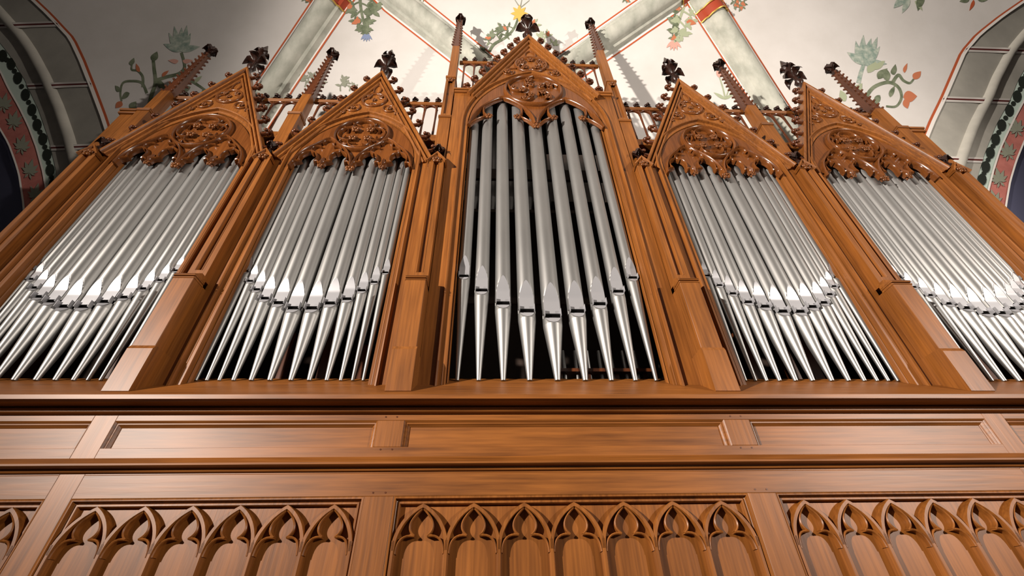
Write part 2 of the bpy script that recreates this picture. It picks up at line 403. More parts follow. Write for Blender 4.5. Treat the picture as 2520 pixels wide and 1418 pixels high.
# painted flowers on the plaster (flat paint, laid on the vault surface)
def paint_line(pts, w, m, taper=.3):
    P = [Vector(p) for p in pts]; Q = []
    for i in range(len(P)-1):      # catmull-rom
        p0, p1, p2, p3 = P[max(0, i-1)], P[i], P[i+1], P[min(len(P)-1, i+2)]
        for k in range(5):
            t = k/5; Q.append(.5*((2*p1)+(p2-p0)*t+(2*p0-5*p1+4*p2-p3)*t*t+(3*p1-p0-3*p2+p3)*t**3))
    Q.append(P[-1]); rows = []; n = len(Q)-1
    for i, q in enumerate(Q):
        d = (Q[min(i+1, n)]-Q[max(i-1, 0)]); d = d.normalized() if d.length else Vector((1, 0)); nn = Vector((-d.y, d.x))
        ww = w*.5*(1-(1-taper)*i/n)
        rows.append([on_vault(*(q+nn*ww)), on_vault(*(q-nn*ww))])
    k = len(rows); b = MB()
    b.add([p for r_ in rows for p in r_], [(2*i, 2*i+1, 2*i+3, 2*i+2) for i in range(k-1)])
    return b.build('painted_stem', m, vault)
def paint_leaf(x, y, ang, L, wd, m, bend=0.0, name='painted_leaf'):
    a = math.radians(ang); d = Vector((math.cos(a), -math.sin(a))); nn = Vector((-d.y, d.x)); top = []; bot = []
    for k in range(9):
        t = k/8; hw = wd*.5*math.sin(math.pi*t**.8)*(1 if 0 < t < 1 else 0); c = Vector((x, y))+d*(L*t)+nn*(bend*L*t*t)
        top.append(on_vault(*(c+nn*hw), .006)); bot.append(on_vault(*(c-nn*hw), .006))
    b = MB(); b.add(top+bot[1:-1][::-1], [tuple(range(len(top)+len(bot)-2))]); return b.build(name, m, vault)
def scroll(x, y, ang, size, m, tip, turn=1):
    """curling tendril ending in a lobed leaf"""
    pts = []; a = math.radians(ang); p = Vector((x, y)); st = size/7
    for k in range(9):
        pts.append(tuple(p)); p = p+Vector((math.cos(a), -math.sin(a)))*st; a += turn*math.radians(10+k*7); st *= .93
    paint_line(pts, max(3, size*.075), m, .45)
    paint_leaf(p.x, p.y, math.degrees(a)+turn*30, size*.38, size*.24, tip, .3*turn)
    for i, (k, da) in enumerate(((2, -75), (3, 60), (4, -60), (5, 130), (6, -20))):
        q = pts[k]; paint_leaf(q[0], q[1], ang+turn*(da+k*14), size*(.30-.02*i), size*.15, m if i != 3 else tip, (-.4 if i % 2 else .4)*turn)
def lotus(x, y, s_, m, tilt=0):
    for a, L, b in ((90, 52, .05), (68, 58, -.15), (112, 56, .15), (45, 44, -.3), (138, 46, .3), (150, 40, -.1), (28, 42, .25)):
        paint_leaf(x, y, a+tilt, L*s_, 15*s_, m, b, 'painted_petal')
# left bouquet
paint_line([(362, 290), (372, 240), (383, 205), (380, 170), (378, 150)], 11, 'leaf', .7)
paint_line([(380, 200), (410, 190), (440, 182), (455, 165), (447, 130)], 9, 'leaf', .8)
paint_line([(362, 230), (350, 205), (325, 200), (303, 205), (297, 230), (300, 250)], 7, 'leaf', .6)
paint_line([(352, 215), (352, 190), (340, 175), (325, 172), (325, 160)], 7, 'leaf', .6)
lotus(445, 128, 1.15, 'teal'); paint_leaf(440, 150, 200, 24, 12, 'pinkpetal', .4); paint_leaf(450, 150, -20, 24, 12, 'pinkpetal', -.4)
for a in ((378, 152, 80, 26, 18, 'leaf', .2), (300, 250, 240, 22, 16, 'orange', .2), (297, 225, 150, 18, 12, 'leaf', .3), (345, 178, 130, 22, 10, 'orange', .3),
          (385, 205, -10, 26, 18, 'leaf', .3), (320, 230, 200, 24, 14, 'leaf', -.3), (400, 190, 60, 22, 9, 'orange', .3), (325, 162, 100, 18, 14, 'leaf', .5), (440, 182, -40, 26, 18, 'leaf', .2), (322, 270, 60, 24, 18, 'leaf', .1)): paint_leaf(*a)
paint_line([(455, 190), (480, 205), (505, 222), (520, 235)], 8, 'leaf', .5)
for a in ((480, 205, 60, 24, 10, 'leaf_pale', .3), (500, 220, -60, 26, 16, 'leaf', .2), (515, 225, 40, 26, 16, 'leaf', .3), (470, 215, 200, 30, 14, 'leaf', -.2)): paint_leaf(*a)
# hanging sprays from the crown
paint_line([(885, -20), (888, 20), (895, 55), (900, 80)], 8, 'leaf', .6)
for i, (x, y, a, sz, t) in enumerate(((886, 5, 200, 59, 1), (888, 8, -20, 59, -1), (891, 25, 215, 62, 1), (892, 28, -30, 59, -1), (895, 45, 230, 54, 1), (896, 48, -45, 51, -1), (884, -8, 190, 70, 1), (890, -4, -5, 81, -1), (898, 62, 240, 35, 1), (899, 62, -60, 35, -1))):
    scroll(x, y, a, sz, 'leaf', 'orange' if i % 4 == 2 else 'leaf', t)
for a in (250, 270, 290, 230, 310): paint_leaf(902, 82, a, 22, 6, 'bluepetal', 0, 'painted_petal')
paint_line([(1690, -10), (1680, 25), (1668, 60), (1660, 95)], 8, 'leaf_pale', .6)
for i, (x, y, a, sz, t) in enumerate(((1688, 0, 190, 59, 1), (1686, 5, -15, 57, -1), (1681, 22, 205, 67, 1), (1680, 28, -25, 65, -1), (1672, 48, 215, 59, 1), (1671, 52, -40, 65, -1), (1664, 72, 225, 44, 1), (1664, 74, -55, 46, -1), (1690, -12, 180, 78, 1))):
    scroll(x, y, a, sz, 'leaf_pale' if i % 2 else 'leaf', 'orange' if i % 3 == 0 else 'leaf_pale', t)
for a in (250, 270, 290, 225, 315): paint_leaf(1658, 100, a, 26, 8, 'pinkpetal', 0, 'painted_petal')
for x, y, a, sz, t in ((1798, -5, -60, 36, 1), (1805, -5, -40, 40, -1), (1812, 5, -80, 36, 1), (1825, -8, -50, 36, -1)): scroll(x, y, a, sz, 'leaf', 'orange', t)
for x, y, a, sz, t in ((745, -8, -70, 26, 1), (765, -8, -80, 24, -1), (1035, -8, -70, 22, 1), (1530, -4, -50, 24, 1), (1545, -8, -60, 22, -1)): scroll(x, y, a, sz, 'leaf', 'orange', t)
# flowers behind the central finial
paint_line([(1200, 135), (1215, 110), (1245, 92), (1265, 70), (1275, 45)], 8, 'leaf', .6)
for i, (x, y, a, sz, t) in enumerate(((1215, 110, 160, 40, -1), (1230, 98, 120, 46, 1), (1250, 88, 170, 52, -1), (1262, 70, 150, 36, 1), (1240, 95, 20, 30, 1), (1205, 125, 200, 34, -1), (1330, 95, 60, 40, -1), (1340, 105, 90, 40, 1), (1350, 110, 40, 34, -1), (1320, 75, 80, 40, 1))):
    scroll(x, y, a, sz, 'leaf' if x < 1300 else 'leaf_pale', 'orange' if i % 3 == 0 else ('leaf' if x < 1300 else 'leaf_pale'), t)
for a in range(0, 360, 45): paint_leaf(1278, 34, a, 22, 9, 'yellow', 0, 'painted_petal')
for a in (40, 80, 120): paint_line([(1280, 20), (1280+30*math.cos(math.radians(a)), 14-20*math.sin(math.radians(a)))], 2.5, 'leafgrey', .6)
# faint plants between the gables
for x, y, a, sz, t in ((750, 215, 70, 44, 1), (760, 205, 100, 40, -1), (795, 215, 80, 36, 1), (838, 225, 95, 44, -1), (848, 215, 60, 40, 1), (860, 225, 80, 34, -1)): scroll(x, y, a, sz, 'leafgrey', 'leafgrey', t)
paint_line([(1785, 245), (1778, 215), (1770, 190)], 4, 'leaf_pale', .6); paint_line([(1785, 245), (1795, 215), (1800, 200)], 3, 'leaf_pale', .6); paint_leaf(1770, 192, 95, 28, 13, 'pinkpetal')
paint_leaf(1785, 245, 150, 34, 8, 'leaf_pale'); paint_leaf(1786, 245, 40, 30, 7, 'leaf_pale')
# right bouquet
paint_line([(2112, 205), (2118, 180), (2125, 160)], 11, 'teal', .8); lotus(2126, 160, 1.3, 'teal', -12)
paint_line([(2130, 240), (2150, 215), (2185, 203), (2210, 215), (2218, 240), (2205, 262), (2180, 262)], 10, 'leaf', .5)
paint_line([(2195, 205), (2210, 185), (2222, 198), (2238, 205), (2248, 195)], 9, 'leaf', .5)
for a in ((2248, 196, 60, 26, 18, 'orange', .2), (2222, 240, 10, 34, 28, 'orange', .1), (2225, 245, -60, 24, 18, 'orange', .2), (2225, 180, 90, 24, 9, 'orange', .3), (2160, 195, 60, 34, 20, 'leaf', .2), (2185, 200, 110, 30, 18, 'leaf', .2), (2135, 180, 60, 40, 20, 'leaf_pale', .2), (2150, 172, 50, 34, 18, 'leaf_pale', .2),
          (2200, 185, 110, 24, 16, 'leaf', .5), (2190, 240, 80, 30, 12, 'leaf', .2), (2165, 235, 230, 28, 16, 'leaf', -.2), (2085, 210, 150, 36, 18, 'leaf_pale', .2), (2100, 235, 60, 36, 22, 'leaf_pale', .1), (2080, 250, 120, 30, 18, 'leaf_pale', .1), (2110, 255, 20, 36, 20, 'leaf_pale', .1)): paint_leaf(*a)
for a in ((2225, -10, -120, 40, 20, 'teal', .2), (2235, -8, -100, 44, 16, 'teal', .2), (2262, -10, -70, 34, 22, 'leaf', .5), (2250, 4, -20, 26, 14, 'leaf_pale', .6), (2385, -4, -150, 26, 14, 'leaf', .2), (2395, 0, -95, 28, 9, 'redline', .3), (2400, -8, -10, 44, 26, 'leaf', -.3)): paint_leaf(*a)

# ------------------------------------------------------------------ organ: panelled base
XA, XB, XO = .929, 2.439, 3.915          # buttress centres
CB2, CB1 = 1.690, 3.180                  # side bay centres
base = thing('organ_panelling', 'carved oak panelling under the pipes with plain panels above pointed blind arcading', 'organ case')
XE = 4.06
def hb(name, x0, x1, y0, y1, z0, z1, m='oak_h', c=.004): return MB().cbox(x0, x1, y0, y1, z0, z1, c).build(name, m, base)
BAYX = [(-.882, .882), (1.026, 2.40), (-2.40, -1.026), (2.52, 3.86), (-3.86, -2.52)]
for s in (-1, 1):
    hb('stile', *sorted((s*2.40, s*2.52)), 0, .09, .30, 2.56, 'oak_v', .002)
    hb('stile', *sorted((s*3.86, s*XE)), 0, .09, .30, 2.56, 'oak_v', .002)
    for z0, z1 in ((2.351, 2.493), (.45, 2.114)):
        hb('stile', *sorted((s*.882, s*1.026)), 0, .09, z0, z1, 'oak_v', .002)
SEG = [(-2.40, 2.40), (2.52, 3.86), (-3.86, -2.52)]
for x0, x1 in SEG:
    for z0, z1 in ((2.493, 2.56), (2.22, 2.351), (2.114, 2.22), (.30, .45)): hb('rail', x0, x1, 0, .08, z0, z1, 'oak_h', .0015)
# plain panels with a moulded edge
def frame_path(x0, x1, z0, z1): return [(x0, z0), (x1, z0), (x1, z1), (x0, z1)]
for (x0, x1) in BAYX:
    p = MB().box(x0-.01, x1+.01, .030, .055, 2.341, 2.503).build('panel', 'oak_h', base)
    # the bottom edge is only a splay, so the bead runs up the sides and across the top
    MB().sweep([(x0, 2.351), (x0, 2.493), (x1, 2.493), (x1, 2.351)], [(0, .0005), (-.004, .004), (-.009, .012), (-.015, .013), (-.019, .020), (-.026, .024), (-.029, .031), (0, .04)][::-1]).build('panel_moulding', 'oak_h', p)
# blind arcading
def make_arch(w):
    b = MB(); hw = w/2
    bar = lambda a: [(-a, .046), (-a, .011), (-a*.75, .007), (a*.75, .007), (a, .011), (a, .046)]
    b.sweep(pointed(hw, 1.885, .187, 14), bar(.0095))
    for s in (-1, 1):
        lo = bez((s*(hw-.012), 1.872), (s*(hw-.016), 1.955), (s*.030, 1.944), 8)
        up = bez((s*.030, 1.944), (s*.090, 1.985), (s*.004, 2.058), 10)
        b.sweep(lo, [(-.0045, .046), (-.0045, .014), (0, .010), (.0045, .014), (.0045, .046)])
        b.sweep(up, [(-.0045, .046), (-.0045, .014), (0, .010), (.0045, .014), (.0045, .046)])
    return b.mesh('arch', 'oak_v')
def make_mullion():
    return MB().sweep([(0, .45), (0, 1.925)], [(-.0115, .046), (-.0115, .016), (-.006, .007), (.006, .007), (.0115, .016), (.0115, .046)]).mesh('mullion', 'oak_v')
mull_me = make_mullion(); arch_me = {}
for (x0, x1) in BAYX:
    n = 7 if x0 < 0 < x1 else 6
    ap = MB().box(x0-.01, x1+.01, .045, .07, .44, 2.12).build('arcade_panel', 'oak_v', base)
    MB().sweep([(x0, .45), (x0, 2.114), (x1, 2.114), (x1, .45)], [(0, .0005), (-.004, .003), (-.010, .003), (-.013, .022), (-.019, .026), (-.022, .020), (-.030, .020), (-.034, .026), (-.034, .046), (0, .046)][::-1]).build('arcade_frame', 'oak_v', ap)
    w = round((x1-x0-.068+.02)/n, 4)
    if w not in arch_me: arch_me[w] = make_arch(w)
    x = (x0+x1)/2 - w*n/2
    for k in range(n): put('arch', arch_me[w], ap, (x+w*(k+.5), 0, 0))
    for k in range(n+1): put('mullion', mull_me, ap, (x+w*k, 0, 0))
# mouldings along the whole front
MB().extr_x([(-.118, 2.590), (.25, 2.863), (.25, 2.60), (-.02, 2.56), (-.118, 2.566)], -XE, XE).build('sill', 'oak_h', base, angle=20)
MB().extr_x([(-.112, 2.566), (-.098, 2.560), (-.02, 2.566), (.03, 2.56), (.03, 2.50), (-.002, 2.527), (-.024, 2.531), (-.030, 2.536), (-.030, 2.5415), (-.036, 2.5435), (-.040, 2.549), (-.036, 2.556), (-.028, 2.5585)], -XE, XE).build('cornice', 'oak_h', base, angle=20)
MB().extr_x([(.02, 2.315), (-.002, 2.30), (-.050, 2.262), (-.052, 2.252), (-.044, 2.248), (-.018, 2.246), (-.014, 2.240), (-.016, 2.236), (-.012, 2.230), (-.002, 2.228), (.02, 2.22)], -XE, XE).build('belt_moulding', 'oak_h', base, angle=20)
MB().extr_x([(-.05, 0), (-.05, .26), (-.02, .30), (.09, .30), (.09, 0)], -XE, XE).build('plinth', 'oak_h', base, angle=20)
for x in (-.985, -.925, .925, .985):
    for z in (2.512, 2.338, 2.13): MB().lathe([(.0045, -.002), (.0045, .001)], 8).build('peg', 'oak_red', base, (x, -.0005, z)).rotation_euler = (math.pi/2, 0, 0)
# case body behind the front
body = thing('organ_case_body', 'dark wooden carcass closing the organ behind the pipes', 'organ case', (0, .9, 0))
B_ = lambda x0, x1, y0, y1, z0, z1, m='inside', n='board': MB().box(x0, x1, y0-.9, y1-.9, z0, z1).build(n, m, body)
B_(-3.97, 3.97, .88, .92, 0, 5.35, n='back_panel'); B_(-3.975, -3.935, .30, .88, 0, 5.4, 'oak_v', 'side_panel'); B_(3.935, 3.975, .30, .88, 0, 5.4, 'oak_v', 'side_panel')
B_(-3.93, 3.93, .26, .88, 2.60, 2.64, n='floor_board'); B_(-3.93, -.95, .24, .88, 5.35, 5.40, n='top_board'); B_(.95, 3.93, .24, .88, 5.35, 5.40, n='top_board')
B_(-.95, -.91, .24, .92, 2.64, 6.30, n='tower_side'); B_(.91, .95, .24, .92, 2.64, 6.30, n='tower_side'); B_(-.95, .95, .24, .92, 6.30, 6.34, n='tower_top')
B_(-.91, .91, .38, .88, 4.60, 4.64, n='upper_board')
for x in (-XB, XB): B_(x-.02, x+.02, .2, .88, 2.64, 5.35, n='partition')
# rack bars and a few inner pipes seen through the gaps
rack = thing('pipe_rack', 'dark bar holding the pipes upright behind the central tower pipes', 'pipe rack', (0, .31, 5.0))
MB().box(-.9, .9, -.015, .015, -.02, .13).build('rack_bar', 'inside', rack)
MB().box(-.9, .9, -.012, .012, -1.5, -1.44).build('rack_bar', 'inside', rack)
rk2 = thing('tuning_rack', 'small reddish wooden rack of little pipes low behind the central tower pipes', 'pipe rack', (.25, .46, 2.64))
MB().box(-.22, .46, -.05, .05, .36, .385).build('rack_board', 'oak_red', rk2)
for k in range(4): MB().box(-.2+.2*k, -.17+.2*k, -.02, .02, 0, .36).build('post', 'oak_red', rk2)
for k in range(7):
    MB().lathe([(.004, 0), (.014, .16), (.014, .55)], 10).build('small_pipe', 'tin', rk2, (-.15+.088*k, 0, 0))
for i, (x, y, h) in enumerate(((-1.9, .5, .7), (-1.62, .55, .9), (-1.35, .5, .6), (1.32, .45, .55), (1.5, .5, .75), (1.78, .5, .6), (1.95, .5, .8), (2.95, .45, .7), (3.2, .45, .6), (-3.0, .5, .7))):
    t = MB().taper((0, 0), .05, .05, 0, h).build('wooden_pipe', 'oak_red', None, (x, y, 2.64))
    wh = 'the outermost left bay' if x < -2.4 else 'the bay left of the tower' if x < 0 else 'the bay right of the tower' if x < 2.4 else 'the outermost right bay'
    same = [p for p in ((-1.9, .7), (-1.62, .9), (-1.35, .6), (1.32, .55), (1.5, .75), (1.78, .6), (1.95, .8), (2.95, .7), (3.2, .6), (-3.0, .7)) if (p[0] < 0) == (x < 0) and (abs(p[0]) > 2.4) == (abs(x) > 2.4)]
    rank = sorted(p[0] for p in same).index(x)
    od = '' if len(same) == 1 else ('leftmost ' if rank == 0 else 'rightmost ' if rank == len(same)-1 else ('second ' if rank == 1 else 'third '))
    tag(t, od+'square reddish wooden pipe inside '+wh, 'organ pipe', 'wooden pipes inside the case')
for k in range(8):
    x = -.6+.175*k-.01
    t = thing('inner_pipe', 'plain silver back-row pipe glimpsed in the %s gap from the left in the central tower' % ['first', 'second', 'third', 'fourth', 'fifth', 'sixth', 'seventh', 'eighth'][k], 'organ pipe', (x, .46, 4.64), 'second row pipes of the tower')
    MB().lathe([(.012, 0), (.05, .22)], 16).build('foot', 'tin', t); MB().lathe([(.05, .22), (.05, 1.6)], 16).build('body', 'tin', t)

# ------------------------------------------------------------------ carved ornaments shared by many parts
def crocket_mesh():
    """curled leaf: stalk rising outwards (+x) and rolling over into a knob"""
    b = MB()
    b.tube3([(-.03, 0, -.01), (.01, 0, .0), (.035, 0, .02), (.04, 0, .05)], [.020, .018, .016, .012], 6)
    b.ball((.048, 0, .045), (.030, .030, .026)); b.ball((.026, .028, .035), (.020, .016, .018), 6, 4); b.ball((.026, -.028, .035), (.020, .016, .018), 6, 4)
    b.ball((.020, 0, .066), (.020, .018, .014), 6, 4)
    return b.mesh('crocket', 'oak_red', angle=60)
CROCK = crocket_mesh()
def small_crocket_mesh():
    b = MB(); b.tube3([(-.012, 0, -.006), (.008, 0, 0), (.018, 0, .012)], [.012, .012, .009], 5); b.ball((.017, 0, .012), (.015, .015, .014), 6, 4)
    return b.mesh('crocket', 'oak_red', angle=60)
SCROCK = small_crocket_mesh()
def leaf_arm(b, ang, r, z, s, drop=0.0):
    """pointed leaf that rises from the stem, spreads and droops at the tip"""
    c, sn = math.cos(ang), math.sin(ang); q = lambda d, h, k=0: (d*c-k*sn, d*sn+k*c, z+h)
    rows = []
    for d, h, w, th in ((.0, -.03, .012, .012), (.25, .0, .026, .014), (.5, .03, .050, .016), (.72, .035, .046, .015), (.88, .012, .026, .012), (1.0, -.03, .004, .004)):
        w *= s; th *= s; hh = h*s-drop*d
        rows.append([q(r*d, hh+th), q(r*d, hh+th*.2, w), q(r*d, hh-th), q(r*d, hh+th*.2, -w)])
    n = len(rows); b.add([p for x in rows for p in x], [(i*4+j, i*4+(j+1) % 4, (i+1)*4+(j+1) % 4, (i+1)*4+j) for i in range(n-1) for j in range(4)] + [(3, 2, 1, 0), (4*n-4, 4*n-3, 4*n-2, 4*n-1)])
    for k in (-1, 1): b.ball(q(r*.6, .045*s-drop*.6, k*.028*s), (.018*s, .018*s, .016*s), 6, 4)
def finial_mesh(s, name='finial'):
    b = MB()
    b.lathe([(.030*s, -.05*s), (.024*s, .04*s), (.042*s, .055*s), (.050*s, .075*s), (.040*s, .09*s), (.022*s, .10*s), (.020*s, .28*s)], 8)
    for k in range(4): leaf_arm(b, k*math.pi/2, .135*s, .185*s, s, .02*s)
    for k in range(4): leaf_arm(b, math.pi/4+k*math.pi/2, .085*s, .29*s, s*.8, -.03*s)
    b.lathe([(.022*s, .26*s), (.050*s, .34*s), (.036*s, .39*s), (.006*s, .47*s)], 8)
    return b.mesh(name, 'oak_shaded', angle=50)
FIN = finial_mesh(1.0); FINC = finial_mesh(1.1)
def fleuron_mesh(s):
    b = MB(); b.lathe([(.018*s, -.02*s), (.026*s, .01*s), (.014*s, .03*s), (.012*s, .06*s)], 8)
    for k in range(4): leaf_arm(b, math.pi/4+k*math.pi/2, .050*s, .07*s, s*.75, .008*s)
    b.lathe([(.02*s, .06*s), (.030*s, .09*s), (.004*s, .16*s)], 8)
    return b.mesh('fleuron', 'oak_shaded', angle=60)
FLEUR = fleuron_mesh(1.1); FLEURB = fleuron_mesh(1.5)
def rosette_mesh(r=.02):
    b = MB()
    for k in range(5):
        a = 2*math.pi*k/5+.3; b.ball((r*.75*math.cos(a), 0, r*.75*math.sin(a)), (r*.55, r*.45, r*.55), 6, 4)
    b.ball((0, -r*.3, 0), r*.4, 6, 4)
    return b.mesh('rosette', 'oak_carved', angle=60)
ROS = rosette_mesh(.022); ROSB = rosette_mesh(.034)

# ------------------------------------------------------------------ bays
def rake(b, pts, prof): return b.sweep(pts, prof)
def moulding(path, offs, name, parent, m='oak_v'):
    return MB().sweep(path, offs, angle=0) if False else MB().sweep(path, offs).build(name, m, parent)
def mirror(pts): return [(-x, z) for x, z in reversed(pts)]
JAMB = [(.066, .044), (.064, .024), (.056, .014), (.046, .018), (.042, .036), (.040, .062), (.034, .070), (.030, .052), (.022, .040), (.012, .044), (.008, .062), (.006, .086), (.000, .094), (-.006, .082), (-.010, .088), (-.012, .12), (.066, .12)]
SILLZ = 2.70
def side_bay(label, cx):
    t = thing('organ_bay', label, 'organ bay', (cx, .05, 0), 'side bays of the organ front')
    ho, zs, ha = .542, 4.93, .745; GW, GZ, GA = .684, 4.94, 6.49
    SZ = lambda z: GZ+(z-4.93)*(GA-GZ)/1.63
    outer = .690
    half = [(-outer, SILLZ), (-ho, SILLZ)] + pointed(ho, zs, ha, 14)[:15] + [(0, GA-.05), (-GW+.02, GZ+.02), (-outer, GZ)]
    MB().prism(half, .042, .10).build('frame_board', 'oak_v', t); MB().prism(mirror(half), .042, .10).build('frame_board', 'oak_v', t)
    path = [(-ho, SILLZ)] + pointed(ho, zs, ha, 14) + [(ho, SILLZ)]
    MB().sweep(path, JAMB).build('arch_moulding', 'oak_v', t)
    # tracery plate with scalloped lower edge
    hi = .536
    top = pointed(hi, zs, ha-.01, 14)
    Z1 = 4.850                                    # pendant level, spring of the scallops
    def scallop(xa, xb):
        w = xb-xa; m_ = (xa+xb)/2; out = []
        out += bez((xa+.010, Z1+.0), (xa+.012, Z1+.055), (xa+w*.24, Z1+.050), 4)
        out += bez((xa+w*.24, Z1+.050), (xa+w*.10, Z1+.165), (m_, Z1+.205), 7)
        return out + [(2*m_-x, z) for x, z in reversed(out[:-1])]
    q = hi/2; edges = []
    for k in range(4): edges.append(scallop(-hi+q*k+.002, -hi+q*(k+1)-.002))
    low = []
    for k, e in enumerate(edges):
        low += e
        if k < 3: low.append((-hi+q*(k+1), Z1-(.055 if k == 1 else .02)))
    poly = low + [(x, z) for x, z in reversed(top)]
    # order: low runs left to right, top reversed runs right to left
    tr = MB().prism(poly, .050, .068).build('tracery', 'oak_carved', t)
    rl = lambda w=.011, y=.020: roll(w, y, .068)
    MB().sweep(arc(0, 5.340, .250, 90, 450, 40)[:-1], roll(.018, .006, .068), closed=True).build('rosette_ring', 'oak_carved', tr)
    b = MB()
    for k in range(4):
        a = 90*k; cx_, cz_ = .118*math.cos(math.radians(a)), 5.340+.118*math.sin(math.radians(a))
        b.sweep(arc(cx_, cz_, .105, a-118, a+118, 14), rl(.012, .014))
    for k in range(4):
        for dz in (-32, 32):
            a = 90*k+dz; r_ = .20
            b.sweep(bez((.222*math.cos(math.radians(a)), 5.340+.222*math.sin(math.radians(a))), (.165*math.cos(math.radians(a-8)), 5.340+.165*math.sin(math.radians(a-8))), (.150*math.cos(math.radians(90*k+dz*.35)), 5.340+.150*math.sin(math.radians(90*k+dz*.35))), 4), rl(.008, .024))
    b.build('quatrefoil', 'oak_carved', tr)
    for k in range(4):
        a = math.radians(45+90*k); put('rosette', ROSB, tr, (.100*math.cos(a), .022, 5.340+.100*math.sin(a)))
    for s in (-1, 1):
        xm = s*hi/2
        sub = bez((s*.006, Z1-.03), (s*.02, 5.03), (xm-s*.115, 5.140), 6)+bez((xm-s*.115, 5.140), (xm-s*.05, 5.225), (xm, 5.25), 5)[1:]
        sub2 = [(2*xm-x, z) for x, z in sub]
        MB().sweep(sub, roll(.014, .006, .068)).sweep(sub2, roll(.014, .006, .068)).build('sub_arch', 'oak_carved', tr)
        b = MB()
        for (dx, dz, r_, a0, a1) in ((0, 5.170, .056, 0, 180), (-.082, 5.075, .054, 60, 250), (.082, 5.075, .054, -70, 120)):
            b.sweep(arc(xm+dx, dz, r_, a0, a1, 10), rl(.009, .020))
        b.build('trefoil', 'oak_carved', tr)
        put('rosette', ROS, tr, (xm, .030, Z1-.01))
        b = MB().add([(xm-.035, .040, Z1+.045), (xm, .004, Z1+.04), (xm+.035, .040, Z1+.045), (xm, .040, Z1+.13), (xm, .036, Z1-.035)], [(0, 1, 3), (1, 2, 3), (0, 4, 1), (1, 4, 2), (0, 3, 2, 4)])
        b.build('pendant_leaf', 'oak_carved', tr, smooth=False)
    for e in edges: MB().sweep(e, roll(.010, .016, .068)).build('scallop_edge', 'oak_carved', tr)
    put('rosette', ROSB, tr, (0, .024, Z1-.05))
    # gable
    g = MB().sweep([(-GW, GZ), (0, GA), (GW, GZ)], [(.030, .10), (.030, -.004), (.022, -.012), (.008, -.008), (.002, .002), (.0, .032), (-.008, .036), (-.012, .014), (-.020, .008), (-.032, .012), (-.036, .036), (-.044, .040), (-.048, .026), (-.058, .022), (-.068, .030), (-.070, .10)]).build('gable', 'oak_v', t)
    sl = Vector((GW, GA-GZ)); L = sl.length; d = sl.normalized()
    for s in (-1, 1):
        for k in range(7):
            f_ = (k+.55)/7.3; p = Vector((-GW, GZ))+d*(L*f_); nrm = Vector((-d.y, d.x))
            o = put('crocket', CROCK, g, (-s*(p.x+nrm.x*.048) if s > 0 else p.x+nrm.x*.048, .02, p.y+nrm.y*.048))
            o.rotation_euler = (0, 0, 0 if s > 0 else math.pi)
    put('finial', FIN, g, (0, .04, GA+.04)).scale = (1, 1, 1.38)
    # carved spandrel under the gable point
    sp = MB().sweep(arc(0, SZ(6.03), .125, 0, 360, 24)[:-1], roll(.013, .022, .044), closed=True).build('spandrel_tracery', 'oak_carved', g)
    b = MB()
    for a in (90, 210, 330):
        b.sweep(arc(.058*math.cos(math.radians(a)), SZ(6.03)+.058*math.sin(math.radians(a)), .06, a-120, a+120, 10), roll(.010, .024, .044))
    for s in (-1, 1):
        b.sweep(arc(s*.185, SZ(5.86), .066, 90-s*40, 90-s*40-s*270, 12), roll(.010, .024, .044)); b.sweep(bez((s*.13, SZ(5.92)), (s*.25, SZ(5.95)), (s*.33, SZ(5.70)), 6), roll(.009, .028, .044))
        b.sweep(bez((s*.03, SZ(6.19)), (s*.06, SZ(6.28)), (0, SZ(6.36)), 5), roll(.008, .028, .044))
    b.build('trefoil', 'oak_carved', g)
    for x, z in ((0, 6.03), (-.06, 6.10), (.06, 6.10), (0, 5.93), (-.185, 5.86), (.185, 5.86), (-.27, 5.76), (.27, 5.76)): put('rosette', ROS, g, (x, .032, SZ(z)))
    return t
b2 = side_bay('organ bay of twelve pipes just left of the tall central tower', -CB2)
for cx, lab in ((CB2, 'organ bay of twelve pipes just right of the tall central tower'), (-CB1, 'outermost organ bay of twelve pipes beside the left arch'), (CB1, 'outermost organ bay of twelve pipes beside the right arch')):
    c = copy_tree(b2); c.location.x = cx; c['label'] = lab

